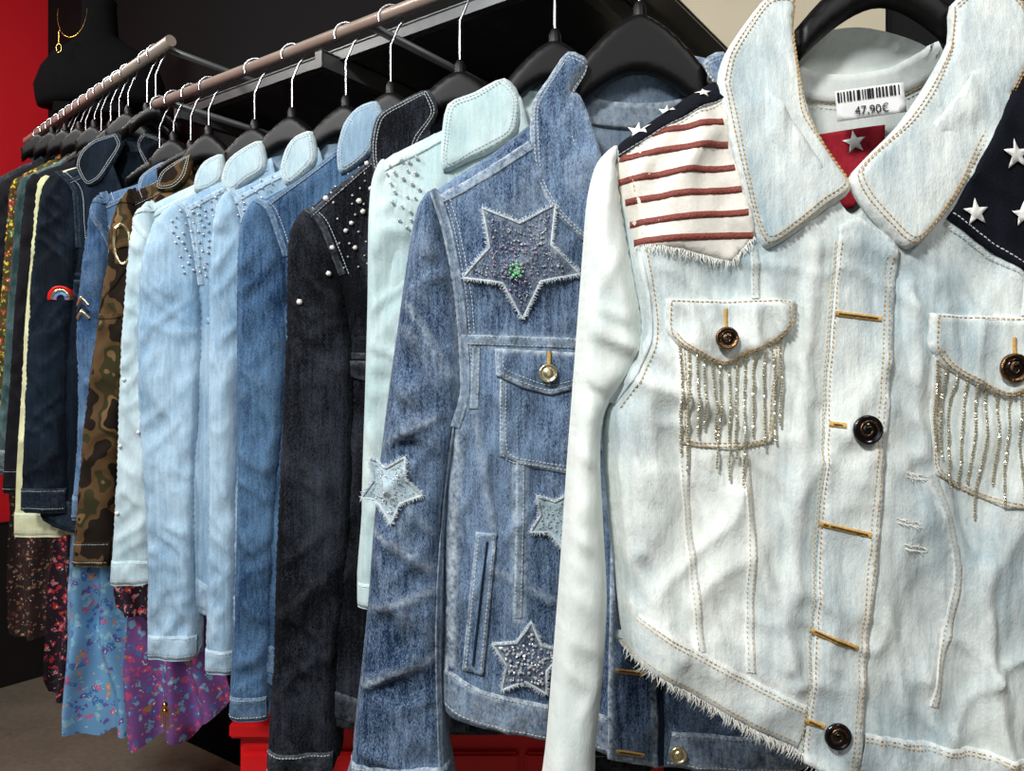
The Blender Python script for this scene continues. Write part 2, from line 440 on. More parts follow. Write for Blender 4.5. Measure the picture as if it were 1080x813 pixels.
def sleeve(g,name,pts,thr,T,Tb,mat,base,wr,step,cuff=None,cr=(),seams=(),mirror=True,cmat=None,R=.02):
    res=None
    for side in ((0,1) if mirror else (0,)):
        pp=g.mir(pts) if side else pts
        poly=cat(g.P(pp),5,clamp=True); ex=cat(g.P(ext(pp,thr,60)),5)
        crp=[(g.P([a])[0],g.P([b])[0],w,am) for a,b,w,am in cr] if not side else ()
        hf=pillow(ex,T,R,wr,crp,base)
        hb=pillow(ex,Tb,R,wr[:1],(),0)
        sm=[g.P(x) for x in seams] if not side else ()
        g.sheet(name+'_front',poly,hf,mat,step,edge=.25,seams=sm)
        g.sheet(name+'_back',poly,lambda q_:base-hb(q_),mat,step*1.4,edge=.2)
        if cuff:
            (x0,y0),(x1,y1),w=cuff
            if side: x0,x1=2*g.cx-x0,2*g.cx-x1
            pth=[(x0,y0),(x1,y1)]
            g.ribbon(name+'_cuff',pth,w*g.k,hf,cmat or mat,lift=.0022,n=5,wear=.7)
            g.stitch(name+'_cuff_stitch',[(pth,w*g.k*.38),(pth,-w*g.k*.38)],hf,M['pthread'],lift=.0032)
        if not side: res=hf
    return res
def body(g,front,full,T,Tb,mat,matb,wr,step,thr,cr=(),seams=(),R=.05):
    ex=cat(g.P(ext(full,thr,60)),5)
    crp=[(g.P([a])[0],g.P([b])[0],w,am) for a,b,w,am in cr]
    hf=pillow(ex,T,R,wr,crp); hb=pillow(ex,Tb,R,wr[:1])
    g.sheet('front_panels',cat(g.P(front),5),hf,mat,step,edge=.4,seams=[g.P(x) for x in seams],thick=.002)
    g.sheet('back_panel',cat(g.P(full),5),lambda q_:-hb(q_),matb,step*1.4,edge=.2)
    return hf,hb
def collar(g,name,pts,base,mat,step=.005,T=.006,seams=(),mirror=False,lean=0,st=None):
    for side in ((0,1) if mirror else (0,)):
        pp=g.mir(pts) if side else pts
        poly=cat(g.P(pp),3); zt=poly[:,1].min(); zr=poly[:,1].max()-zt
        pl=pillow(poly,T,.010,((5.,.6,30,14,.0022),))
        hf=lambda q_,pl=pl:pl(q_)+base-lean*np.clip((q_[:,1]-zt)/zr,0,1)**1.5+.0025*vn(q_[:,0]*45,q_[:,1]*25,3)
        g.sheet(name,poly,hf,mat,step,thick=.006,edge=.9,wd=.004)
        if st is not None:
            for so in (.0045,.0085):
                c=poly.mean(0)
                inner=c+(poly-c)*(1-so/np.linalg.norm(poly-c,axis=1))[:,None]
                px=np.stack([inner[:,0]/g.k+540,406-(inner[:,1]-CH)/g.k],1)[::3]
                g.stitch(name+'_stitch',[(px.tolist()+[px[0].tolist()],0)],hf,st,lift=.0012)
    return hf

# ================================================================ JACKET 1 : bleached, flag shoulders
g=G('denim_jacket',.8,cx=930,hm=.044); 
front=[(905,225),(880,200),(850,150),(810,90),(790,62),(765,68),(720,95),(656,143),(646,165),(652,230),(664,300),(668,345),(655,390),(641,440),(645,520),(654,600),(664,690),(700,713),(745,740),(790,765),(840,790),(870,812),(905,832),(980,840),(1080,850),(1190,850),(1200,760),(1204,600),(1208,440),(1196,385),(1186,340),(1192,260),(1208,180),(1200,148),(1140,100),(1060,62),(1040,60),(1000,110),(950,170)]
full=[(930,2),(850,18),(790,62)]+front[5:36]+[(1000,20)]
wr=((1,.15,16,5,.010),(2,-.5,26,9,.006),(4,1.0,45,22,.0035),(6,.3,60,18,.003),(9,.05,90,12,.0018))
cr=[((860,260),(830,700),10*g.k,.005),((700,440),(760,640),14*g.k,-.006),((672,400),(760,430),9*g.k,.005),((1000,420),(1060,700),14*g.k,-.006),((960,300),(975,480),9*g.k,.005),
    ((780,520),(840,720),9*g.k,.005),((1040,600),(1060,800),12*g.k,.006),((800,280),(860,420),8*g.k,.004),((650,560),(720,690),8*g.k,.004)]
sm1=[[(722,470),(728,560),(738,690)],[(785,480),(791,560),(790,700)],[(985,500),(1012,600),(985,740)],[(664,642),(740,690),(800,715),(860,740)]]
hf,hb=body(g,front,full,.042,.024,M['white'],M['lining'],wr,.0042,650,cr,sm1)
S1=[(656,140),(634,160),(623,200),(618,260),(612,340),(606,420),(600,500),(592,620),(584,720),(576,813),(570,890),(628,890),(632,813),(641,720),(645,640),(641,560),(638,480),(644,435),(668,398),(684,365),(684,330),(675,280),(663,220),(657,170)]
hs=sleeve(g,'sleeve',S1,880,.028,.02,M['whitesleeve'],.012,((11,.9,40,16,.006),(12,-.7,30,12,.004),(13,.1,40,5,.003)),.0045,((572,872),(629,872),34),
   cr=[((612,330),(680,372),7*g.k,.005),((608,400),(650,430),6*g.k,-.005),((622,250),(665,330),8*g.k,.004),((603,470),(640,500),6*g.k,.004)],R=.024)
arm=[(657,150),(663,200),(674,265),(684,320),(685,355),(670,392),(648,425)]
g.ribbon('armhole_seam',arm,.006,lambda q_:np.maximum(hf(q_),hs(q_)),M['white'],.0012,wear=.4)
g.stitch('armhole_stitch',[([(665,150),(671,200),(682,262),(692,318),(693,358),(678,396),(656,430)],0)],hf,M['gold'])
g.sheet('striped_yoke',g.P([(650,158),(700,128),(764,98),(772,130),(784,190),(796,248),(770,276),(720,262),(673,256),(660,205)]),hf,M['whitepatch'],.005,.0018,.002,0)
for i,(a,b) in enumerate([((690,136),(764,126)),((654,161),(770,150)),((656,186),(776,175)),((662,209),(782,199)),((667,233),(788,224)),((671,253),(794,248))]):
    g.ribbon('red_stripe',[a,b],7.5*g.k,hf,M['redstripe'],.0024,n=3,wear=0)
g.sheet('star_shoulder_band',g.P([(645,152),(664,132),(705,104),(745,80),(763,70),(767,98),(730,116),(690,136),(652,160)]),hf,M['blackfab'],.005,.004,.004,0)
for c,r in (((680,123),12),((712,101),9),((745,92),8)):
    g.sheet('white_star',g.P(star(c[0],c[1],r,80,.42)),hf,M['wstar'],.004,.0062,.0005,0)
g.fringe('yoke_fringe',g.P([(673,257),(720,264),(770,277),(795,250)]),hf,M['frayw'],.008,.0012,lift=.002)
g.stitch('shoulder_stitch',[([(655,157),(700,132),(766,100)],0)],hf,M['pthread'],lift=.006)
g.sheet('star_shoulder_panel',g.P([(998,230),(1040,262),(1080,290),(1130,300),(1185,300),(1200,180),(1198,150),(1140,103),(1075,80),(1040,150)]),hf,M['blackfab'],.005,.003,.003,0)
for c,r in (((1066,165),17),((1025,225),15),((1078,226),14),((1110,130),15),((1120,190),15),((1150,250),15),((1160,160),15)):
    g.sheet('white_star',g.P(star(c[0],c[1],r,96,.42)),hf,M['wstar'],.004,.005,.0005,0)
g.stitch('star_panel_stitch',[([(1000,238),(1042,269),(1082,297)],0),([(1002,225),(1042,254),(1082,282)],0)],hf,M['pthread'],lift=.004)
g.sheet('button_placket',g.P([(884,238),(905,228),(930,245),(947,262),(943,330),(935,420),(927,520),(918,620),(909,720),(901,828),(846,800),(854,700),(862,600),(868,500),(874,400),(880,310)]),hf,M['white'],.0045,.0035,.0035,.8)
pl1=[(886,255),(880,330),(873,430),(866,540),(858,660),(850,790)]; pl2=[(941,270),(937,340),(929,440),(920,560),(910,680),(897,815)]
hpl=lambda q_:hf(q_)+.0035
g.stitch('placket_stitch',[(pl1,0),(pl1,.004*-1.2),(pl2,0),(pl2,-.004)],hpl,M['gold'],lift=.0008)
for (a,b) in (((880,330),(930,336)),((862,551),(914,562)),((851,661),(900,680)),((872,446),(888,448)),((846,756),(866,762))):
    g.ribbon('buttonhole',[a,b],6*g.k,hpl,M['goldd'],.0009,n=3,wear=0)
    g.ribbon('buttonhole_slit',[(a[0]+4,a[1]+.5),(b[0]-4,b[1]-.5)],2*g.k,hpl,M['slit'],.0012,n=2,wear=0)
g.button((908,452),hf,15.5*g.k,M['btnblack'],M['brass'],.007)
g.button((877,769),hf,14*g.k,M['btnblack'],M['brass'],.007)
for pk in (0,1):
    if pk==0:
        fl=[(702,315),(770,316),(838,317),(836,343),(820,360),(790,373),(763,386),(735,376),(712,362),(702,348)]
        pb=[(712,350),(830,345),(822,410),(815,466),(770,474),(718,468),(714,410)]
        bt=(763,357); xs=np.linspace(714,822,13); y0=lambda x:385-abs(x-763)*.42
    else:
        fl=[(978,330),(1060,334),(1146,340),(1146,366),(1128,384),(1095,400),(1061,420),(1025,405),(994,386),(978,366)]
        pb=[(984,370),(1140,372),(1136,440),(1130,530),(1060,536),(988,500),(985,440)]
        bt=(1061,388); xs=np.linspace(986,1136,15); y0=lambda x:418-abs(x-1061)*.42
    g.sheet('pocket',g.P(pb),hf,M['white'],.005,.0018,.0018,.8)
    g.stitch('pocket_stitch',[(pb[1:]+[pb[0]],-.003),(pb[1:]+[pb[0]],-.006)],hf,M['gold'],lift=.0028)
    pll=pillow(g.P(fl),.004,.008); hfl=lambda q_,p=pll:hf(q_)+p(q_)
    g.sheet('pocket_flap',g.P(fl),hfl,M['white'],.004,.004,.005,.9)
    cc=np.mean(fl,axis=0); inn=[tuple(cc+(np.array(p)-cc)*.93) for p in fl]
    inn2=[tuple(cc+(np.array(p)-cc)*.87) for p in fl]
    g.stitch('flap_stitch',[(inn+[inn[0]],0),(inn2[2:],0)],hfl,M['gold'],lift=.0052)
    g.ribbon('flap_buttonhole',[(bt[0]+2,bt[1]-32),(bt[0]+1,bt[1]-6)],4*g.k,hfl,M['goldd'],.0052,n=3,wear=0)
    g.button(bt,hf,(12 if pk==0 else 15.5)*g.k,M['brass'],M['btnblack'],.010)
    bd=[]
    for i,x in enumerate(xs):
        ys=y0(x)-6; L=random.choice([88,110,125,135,100,128])+(8 if pk else -2)+(i%3)*6
        n=int(L/3.1); dx=random.uniform(-.04,.04)+ (.0 if not pk else -.03)
        for j in range(n): bd.append((x+dx*j*3.1+.7*math.sin(j*.18+i),ys+j*3.1))
    g.beads('rhinestone_fringe',g.P(bd),hf,.0013,M['bead'],.0042,.15)
for i,s_ in enumerate([[(722,470),(728,560),(738,684)],[(785,478),(791,560),(790,706)],[(985,500),(1012,600),(985,745)],[(1130,535),(1135,650),(1140,790)],[(795,262),(797,314)],[(1080,295),(1078,333)]]):
    g.ribbon('panel_seam',s_,.007,hf,M['white'],.0012,wear=.6)
    g.stitch('panel_stitch',[(s_,.002),(s_,-.002)],hf,M['gold'],lift=.0017)
wb=[(664,668),(702,690),(745,714),(790,738),(848,766)]; wb2=[(905,792),(980,806),(1080,822),(1196,824)]
for w_ in (wb,wb2):
    g.ribbon('waistband',w_,46*g.k,hf,M['white'],.0025,n=7,wear=.7)
    g.stitch('waistband_stitch',[(w_,19*g.k),(w_,15*g.k),(w_,-17*g.k)],hf,M['gold'],lift=.0033)
hemp=g.P([(664,690),(700,713),(745,740),(790,765),(840,790),(870,812),(905,832),(980,840),(1080,850),(1190,850)])
g.fringe('frayed_hem',hemp,hf,M['frayw'],.011,.0009,lift=.001,spread=.6,wd=.0006)
g.fringe('frayed_hem_under',hemp,lambda q_:hf(q_)-.002,M['frayw'],.013,.0012,lift=0,spread=.8,wd=.0006)
for c in ((965,500),(955,548),(962,575)):
    pth=g.P([(c[0]-11,c[1]-3),(c[0]+12,c[1]+2)])
    for k_ in range(2): g.fringe('distressed_threads',pth+np.array([0,-.0035*k_]),hf,M['frayw'],.005,.0012,dirn=(.9,-.3),spread=.9,lift=.0006,wd=.0006)
LC=[(762,78),(772,45),(795,10),(822,-22),(850,-20),(846,20),(850,70),(858,115),(874,155),(898,198),(868,222),(838,245),(808,262),(794,238),(780,185),(768,130)]
RC=[(1020,-10),(1012,35),(985,82),(950,130),(915,165),(896,188),(906,214),(930,242),(956,263),(986,235),(1012,200),(1042,150),(1076,95),(1100,45),(1095,-10),(1060,-35)]
collar(g,'collar_wing',LC,.046,M['white'],.0045,lean=.03,st=M['gold'])
collar(g,'collar_wing',RC,.049,M['white'],.0045,lean=.03,st=M['gold'])
hin=lambda q_:-hb(q_)
g.ribbon('collar_stand',[(840,38),(890,56),(935,60),(985,52),(1025,34)],34*g.k,hin,M['lining'],.004,n=5,wear=.6)
g.stitch('collar_stand_stitch',[([(840,58),(890,76),(935,80),(985,72),(1025,54)],0)],hin,M['gold'],lift=.005)
g.sheet('red_star_label',g.P([(884,116),(975,102),(972,165),(935,200),(886,205)]),hin,M['redlab'],.005,.005,.001,0)
for c,r in (((900,156),15),((937,124),14),((950,165),9)):
    g.sheet('label_star',g.P(star(c[0],c[1],r,100,.42)),hin,M['wstar'],.004,.0068,.0004,0)
tag=[(900,78),(976,68),(980,101),(903,112)]
g.sheet('price_tag',g.P(tag),lambda q_:np.full(len(q_),.008),M['paper'],.006,0,.0006,0)
hs0=lambda q_:np.full(len(q_),.0086)
xx=903
while xx<972:
    w_=random.choice([.8,1.2,1.9]); g.ribbon('barcode_bar',[(xx,80-(xx-903)*.135),(xx+1,91-(xx-903)*.135)],w_*g.k,hs0,M['ink'],.0005,n=2,wear=0); xx+=w_+random.choice([1.2,2,2.6])
tc=bpy.data.curves.new('price_text','FONT'); tc.body='47,90€'; tc.size=.0105; tc.align_x='CENTER'; tc.extrude=.00008
to=bpy.data.objects.new('price_text',tc); tc.materials.append(M['ink']); col.objects.link(to); to.parent=g.root
p_=g.P([(941,103)])[0]; to.rotation_euler=(math.radians(90),math.radians(-6),0); to.location=Vector((p_[0],g.Y-.0093,p_[1]))-g.root.location
g.hanger(-44,92,76,46)

# ================================================================ JACKET 2 : blue with stars
g=G('denim_jacket',.96,cx=684,hm=.034)
Lf=[(600,78),(585,100),(520,150),(452,196),(450,230),(462,300),(468,380),(466,450),(465,540),(462,640),(460,742)]
hem=[(500,764),(560,777),(625,790),(684,806)]
full=[(684,62),(640,64)]+Lf+hem+[(760,815),(850,808)]+g.mir(Lf)[::-1]+[(728,64)]
front=[(684,262),(640,180),(612,100)]+Lf[1:]+hem+[(760,815),(850,808)]+g.mir(Lf[1:])[::-1]+[(756,100),(728,180)]
wr=((21,.2,18,6,.007),(22,-.6,30,12,.005),(24,1.0,50,26,.003),(26,.1,70,20,.002))
sm=[[(487,358),(560,361),(640,363)],[(548,410),(547,650)],[(482,420),(476,600),(472,740)]]
hf,hb=body(g,front,full,.034,.018,M['blue'],M['bluein'],wr,.005,730,[((500,430),(520,560),8*g.k,.004),((570,500),(600,640),10*g.k,-.004),((520,600),(600,640),7*g.k,.003)],sm)
S2=[(456,192),(438,212),(428,260),(418,330),(408,400),(398,480),(390,560),(384,640),(376,720),(368,800),(364,850),(474,850),(472,780),(467,700),(468,620),(466,560),(471,510),(482,455),(490,420),(489,370),(484,310),(472,245),(464,205)]
hs=sleeve(g,'sleeve',S2,840,.032,.014,M['blue'],.012,((31,.8,34,13,.008),(32,-.8,34,12,.007),(33,.1,30,5,.005),(34,.5,60,30,.003)),.005,((366,822),(474,822),34),
   cr=[((430,320),(480,400),8*g.k,.006),((412,420),(470,450),8*g.k,-.006),((400,470),(460,440),6*g.k,.006),((395,560),(462,600),8*g.k,.005),((392,640),(462,620),8*g.k,.005),((380,720),(460,690),8*g.k,.006),((400,500),(458,560),5*g.k,.004)],
   seams=[[(476,240),(488,330),(490,420)]],R=.028)
hm=lambda q_:np.maximum(hf(q_),hs(q_))
g.ribbon('armhole_seam',[(458,200),(472,245),(484,310),(489,370),(490,415),(480,450)],.010,hm,M['blue'],.0014,wear=.8)
g.stitch('armhole_stitch',[([(468,205),(480,245),(492,310),(496,370),(498,415)],0),([(473,205),(485,245),(497,310),(501,370)],0)],hf,M['pthread'])
g.ribbon('sleeve_seam',[(480,450),(470,520),(464,600),(462,700),(466,815)],.005,hs,M['blue'],.001,wear=.7)
g.ribbon('shoulder_seam',[(460,210),(500,190),(560,152)],.011,hf,M['blue'],.0014,wear=.9)
g.stitch('shoulder_stitch',[([(460,210),(500,190),(560,152)],.004),([(460,210),(500,190),(560,152)],-.004)],hf,M['pthread'],lift=.002)
yk=[(484,357),(560,360),(650,363)]
g.ribbon('yoke_seam',yk,.0105,hf,M['blue'],.0015,wear=.9)
g.stitch('yoke_stitch',[(yk,.004),(yk,-.004)],hf,M['pthread'],lift=.0022)
for s_ in ([(548,412),(549,520),(546,650)],[(502,366),(500,430)],[(600,410),(606,560),(604,770)]):
    g.ribbon('panel_seam',s_,.009,hf,M['blue'],.0013,wear=.9)
    g.stitch('panel_stitch',[(s_,.003),(s_,-.003)],hf,M['pthread'],lift=.002)
g.sheet('pocket',g.P([(527,385),(640,388),(640,470),(600,499),(560,492),(527,480)]),hf,M['blue'],.005,.0018,.002,1)
g.stitch('pocket_stitch',[([(529,400),(530,478),(560,489),(600,495)],0),([(534,400),(535,474),(562,485),(600,491)],0)],hf,M['pthread'],lift=.003)
fl=[(522,367),(580,370),(640,373),(640,398),(610,408),(581,416),(550,408),(523,395)]
g.sheet('pocket_flap',g.P(fl),hf,M['blue'],.004,.0045,.005,1)
g.stitch('flap_stitch',[([(526,372),(527,391),(552,403),(581,411),(612,403)],0),([(531,376),(532,388),(554,398),(581,406),(612,398)],0)],hf,M['pthread'],lift=.0055)
g.ribbon('flap_buttonhole',[(579,370),(578,396)],4*g.k,hf,M['goldd'],.0065,n=3,wear=0)
g.button((578,393),hf,10*g.k,M['silverbtn'],None,.008)
g.sheet('welt_pocket',g.P([(502,560),(524,562),(510,710),(487,706)]),hf,M['blue'],.004,.003,.003,.8,wd=.003)
g.ribbon('welt_opening',[(514,570),(499,700)],2.5*g.k,hf,M['bthread'],.0042,n=2,wear=0)
g.stitch('welt_stitch',[([(505,564),(491,704)],0),([(521,565),(507,707)],0)],hf,M['pthread'],lift=.004)
wb=[(461,722),(500,742),(560,757),(625,769),(668,780)]
g.ribbon('waistband',wb,38*g.k,hf,M['blue'],.0025,n=6,wear=.9)
g.stitch('waistband_stitch',[(wb,16*g.k),(wb,-15*g.k)],hf,M['pthread'],lift=.0035)
wb=[(705,788),(760,794),(850,790),(905,752)]
g.ribbon('waistband',wb,38*g.k,hf,M['blue'],.0025,n=6,wear=.9)
g.stitch('waistband_stitch',[(wb,16*g.k),(wb,-15*g.k)],hf,M['pthread'],lift=.0035)
g.sheet('button_placket',g.P([(655,240),(690,262),(692,806),(640,796),(645,500)]),hf,M['blue'],.005,.004,.004,1)
g.ribbon('front_opening',[(696,300),(697,806)],6*g.k,hf,M['bthread'],.001,n=2,wear=0)
for y in (420,510,600,705,788):
    g.ribbon('buttonhole',[(648,y),(678,y+4)],5*g.k,hf,M['goldd'],.005,n=3,wear=0)
    g.ribbon('buttonhole_slit',[(652,y+.5),(674,y+3.5)],1.8*g.k,hf,M['slit'],.0054,n=2,wear=0)
    g.button((714,y+4),hf,9*g.k,M['silverbtn'],None,.004)
def starpatch(g,c,R,rot,hh,fill,nb,bm,br,inner=.5):
    sp=star(c[0],c[1],R,rot,inner); Pp=g.P(sp)
    g.sheet('star_patch',Pp,hh,fill,.004,.004,.003,.8,wd=.002)
    g.fringe('star_fray',Pp,hh,M['fray'],.0055,.0009,outward=True,closed=True,lift=.005,spread=.7,wd=.0006)
    g.ribbon('star_border',np.vstack([Pp,Pp[:1]]),.0022,hh,M['fray'],.0055,n=3,px=False,smooth=False,wear=1)
    inn=g.P(star(c[0],c[1],R*.82,rot,inner)); pts=[]
    while len(pts)<nb:
        p=np.random.uniform(inn.min(0),inn.max(0)); 
        if inside(np.array([p]),inn)[0]: pts.append(p)
    g.beads('star_crystals',pts,hh,br,bm,.005,.4)
    return inn
inn=starpatch(g,(549,271),65,-88,hf,M['starfill'],230,M['crystal'],.0009,.52)
pc=g.P([(545,286)])[0]
def cloud(pc,n,R): return [pc+np.array([math.cos(a_),math.sin(a_)])*r_ for a_,r_ in zip(np.random.uniform(0,6.28,n),np.random.uniform(0,R,n))]
g.beads('star_glint_sequins',cloud(pc,24,.009),hf,.0014,M['green'],.006,.4)  # green glint on the star, put in as a cluster of coloured sequins
g.beads('star_sequins_pink',cloud(pc,40,.03),hf,.0011,M['pinkseq'],.006,.4)
starpatch(g,(411,512),37,60,hs,M['starlight'],140,M['crystal'],.0008,.55)
starpatch(g,(588,545),32,62,hf,M['starlight'],90,M['crystal'],.0008,.55)
starpatch(g,(556,694),40,-60,hf,M['starfill'],120,M['crystal'],.0014,.55)
LC=[(600,46),(578,78),(562,104),(559,150),(567,196),(590,232),(622,258),(640,240),(622,190),(606,130),(604,90),(622,58)]
collar(g,'collar_wing',LC,.036,M['blue'],.0045,mirror=True,lean=.02,st=M['pthread'])
hin=lambda q_:-hb(q_)
g.ribbon('collar_stand',[(608,90),(640,100),(684,104),(728,100),(762,88)],30*g.k,hin,M['bluein'],.005,n=5,wear=.5)
g.ribbon('back_collar',[(604,66),(640,56),(684,50),(730,44),(764,50)],26*g.k,lambda q_:np.full(len(q_),-.024),M['blue'],.003,n=5,wear=.6)
g.ribbon('back_print',[(612,135),(628,160),(625,205)],10*g.k,hin,M['bthread'],.002,wear=0)
g.ribbon('back_print',[(600,160),(612,138),(640,150)],8*g.k,hin,M['bthread'],.002,wear=0)
g.hanger(14,72,62,58)

# ================================================================ generic jackets
def jacket(name,Yu,rail,Lf,hemy,S,thr,mat,matin=None,T=.018,Tb=.012,collar_pts=None,cuffw=24,seed=40,step=.0065,hang=None,cmat=None,seams=True,base=.006,colmat=None,sT=.02,vy=None):
    g=G(name,Yu,rail)
    c=g.cx; nx,ny=Lf[0]; hw=c-nx
    hemp=[((c+Lf[-1][0])/2,hemy+8),(c,hemy+12)]
    full=[(c,ny-4)]+Lf+hemp+g.mir(hemp[:1])+g.mir(Lf)[::-1]
    v=vy or ny+hw*2.3
    front=[(c,v),(c-hw*.6,ny+hw*.9)]+Lf+hemp+g.mir(hemp[:1])+g.mir(Lf)[::-1]+[(c+hw*.6,ny+hw*.9)]
    hf,hb=body(g,front,full,T,Tb,mat,matin or mat,((seed,.15,22,7,.004),(seed+1,-.6,34,14,.003)),step,hemy-20,R=.03)
    cy=max(p[1] for p in S); bot=[p for p in S if p[1]>cy-16]; x0=min(p[0] for p in bot); x1=max(p[0] for p in bot)
    hs=sleeve(g,'sleeve',S,thr,sT,.012,mat,base,((seed+5,.8,38,14,.007),(seed+6,-.8,36,13,.006),(seed+7,.1,34,5,.004),(seed+8,.4,75,34,.0022)),step*.85,((x0,cy-cuffw/2-2),(x1,cy-cuffw/2-2),cuffw),cmat=cmat,R=.022)
    a,b=Lf[1],Lf[2]
    if seams:
        g.ribbon('shoulder_seam',[(Lf[0][0],Lf[0][1]+14),(b[0]+3,b[1]+14)],.008,hf,mat,.0014,wear=.9)
        g.stitch('shoulder_stitch',[([(Lf[0][0],Lf[0][1]+14),(b[0]+3,b[1]+14)],.003)],hf,M['pthread'],lift=.002)
        rt=[p for p in S if p[0]>(x0+x1)/2 and p[1]<ny+180]
        rt=sorted(rt,key=lambda p:p[1])
        if len(rt)>2:
            g.ribbon('armhole_seam',rt,.008,lambda q_:np.maximum(hf(q_),hs(q_)),mat,.0014,wear=.9)
            g.stitch('armhole_stitch',[([(x+7,y) for x,y in rt],0)],hf,M['pthread'],lift=.0014)
        yy=b[1]+(hemy-b[1])*.28
        for sg in (-1,1):
            g.ribbon('yoke_seam',[(c+sg*hw*3.2,yy),(c+sg*8,yy+3)],.008,hf,mat,.0013,wear=.9)
            g.sheet('pocket_flap',g.P([(c+sg*hw*.8,yy+8),(c+sg*hw*2.6,yy+6),(c+sg*hw*2.6,yy+22),(c+sg*hw*1.7,yy+34),(c+sg*hw*.8,yy+24)]),hf,mat,.006,.003,.003,1)
            g.button((c+sg*hw*1.7,yy+22),hf,.007,M['silverbtn'],None,.006)
        g.sheet('button_placket',g.P([(c-13,v-6),(c+10,v+6),(c+10,hemy+8),(c-13,hemy+8)]),hf,mat,.006,.003,.003,1)
        for k in range(5):
            g.button((c-1,v+20+(hemy-v-34)*k/4),hf,.0075,M['silverbtn'],None,.005)
        g.ribbon('waistband',[(Lf[-1][0]+2,Lf[-1][1]-14),hemp[0][:1]+(hemp[0][1]-14,),(c-14,hemp[1][1]-15)],26*g.k,hf,mat,.0022,n=5,wear=.8)
    if collar_pts:
        collar(g,'collar_wing',collar_pts,T+.004,colmat or mat,.005,mirror=True,lean=.012,T=.005,st=M['pthread'])
    g.ribbon('back_collar',[(c-hw,ny),(c,ny-12),(c+hw,ny)],24*g.k,lambda q_:np.full(len(q_),-Tb-.003),colmat or mat,.003,n=4,wear=.5)
    hg=hang or (ny-34,hw*1.25,34)
    g.hanger(hg[0],hg[1],hg[2],max(18,46*.8/Yu*1.1))
    return g,hf,hs

def scatter(g,poly,n,hf,r,mat,lift=.001,md=5):
    P=g.P(poly); out=[]; t=0
    while len(out)<n and t<4000:
        t+=1; p=np.random.uniform(P.min(0),P.max(0))
        if inside(np.array([p]),P)[0] and all(np.linalg.norm(p-o)>md*g.k for o in out): out.append(p)
    g.beads('studs',out,hf,r,mat,lift,.2,True)

g,hf,hs=jacket('denim_jacket',1.032,1,[(540,92),(470,128),(398,166),(394,200),(400,280),(404,380),(404,640)],690,
  [(402,163),(390,185),(386,230),(385,320),(382,430),(379,540),(377,640),(440,640),(444,540),(446,430),(446,320),(440,250),(420,190)],630,M['mint'],T=.022,
  collar_pts=[(532,80),(500,96),(472,110),(466,150),(468,182),(496,170),(520,160),(545,140),(548,100)],seed=41,hang=(42,58,52))
scatter(g,[(408,178),(440,160),(446,235),(424,245),(410,215)],22,lambda q_:np.maximum(hf(q_),hs(q_)),.0022,M['crystal'],.002,8)
g,hf,hs=jacket('denim_jacket',1.127,1,[(440,112),(380,170),(314,224),(310,260),(318,340),(326,440),(322,560),(318,740)],760,
  [(322,218),(306,236),(301,270),(300,340),(296,450),(290,560),(287,680),(283,812),(354,806),(360,700),(368,620),(376,520),(378,420),(374,350),(362,290),(340,235)],800,M['black'],T=.026,
  collar_pts=[(452,94),(424,106),(398,124),(392,160),(400,192),(430,180),(446,150),(462,118)],seed=52,hang=(74,54,44),sT=.03)
hm=lambda q_:np.maximum(hf(q_),hs(q_))
pp=[(380,213),(372,236),(352,262),(366,244),(321,320),(387,172),(392,200),(384,224),(345,210),(376,262),(350,290)]
g.beads('pearl_studs',g.P(pp),hm,.0036,M['pearl'],.001,.15,True)
scatter(g,[(345,190),(385,165),(390,290),(360,300)],26,hm,.0016,M['crystal'],.001,8)
g,hf,hs=jacket('denim_jacket',1.208,1,[(378,128),(320,180),(258,216),(256,250),(262,350),(266,500),(262,700)],720,
  [(266,208),(252,228),(247,270),(246,350),(247,500),(244,650),(240,758),(282,758),(288,650),(296,500),(306,400),(308,330),(302,270),(284,220)],750,M['indigo'],T=.02,
  collar_pts=[(396,104),(376,112),(362,130),(356,160),(360,184),(384,170),(398,150),(404,122)],seed=63,colmat=M['sky'],hang=(96,44,38))
g,hf,hs=jacket('denim_jacket',1.267,1,[(330,150),(290,175),(232,204),(228,240),(232,340),(236,500),(232,650)],680,
  [(240,196),(226,212),(219,260),(217,380),(217,550),(215,708),(246,710),(250,600),(254,420),(262,320),(262,260),(252,212)],700,M['pale'],T=.018,
  collar_pts=[(328,136),(310,142),(300,158),(296,182),(304,196),(322,184),(334,166)],seed=74,colmat=M['ice'],hang=(110,40,34))
scatter(g,[(240,205),(290,182),(280,240),(255,245)],24,lambda q_:np.maximum(hf(q_),hs(q_)),.0018,M['crystal'],.002,7)
g,hf,hs=jacket('denim_jacket',1.346,1,[(280,162),(230,186),(176,216),(172,250),(176,340),(180,480),(176,620)],650,
  [(184,210),(160,232),(148,270),(142,340),(145,450),(152,560),(158,694),(208,692),(208,600),(208,500),(212,430),(216,360),(212,300),(200,225)],685,M['pale'],T=.018,
  collar_pts=[(274,146),(252,156),(238,170),(234,194),(244,204),(262,192),(280,176)],seed=85,colmat=M['ice'],hang=(122,36,30),sT=.022)
scatter(g,[(182,226),(232,200),(232,290),(212,292),(196,290)],64,lambda q_:np.maximum(hf(q_),hs(q_)),.0022,M['crystal'],.001,6)
g,hf,hs=jacket('denim_jacket',1.407,1,[(236,172),(200,190),(146,218),(142,250),(146,340),(148,480),(146,580)],600,
  [(154,210),(138,228),(130,290),(124,380),(120,500),(115,616),(158,614),(162,520),(166,430),(172,340),(170,270),(162,220)],608,M['ice'],T=.016,
  collar_pts=[(232,160),(214,168),(206,184),(206,202),(222,200),(236,186)],seed=96,colmat=M['ice'],hang=(134,32,26))
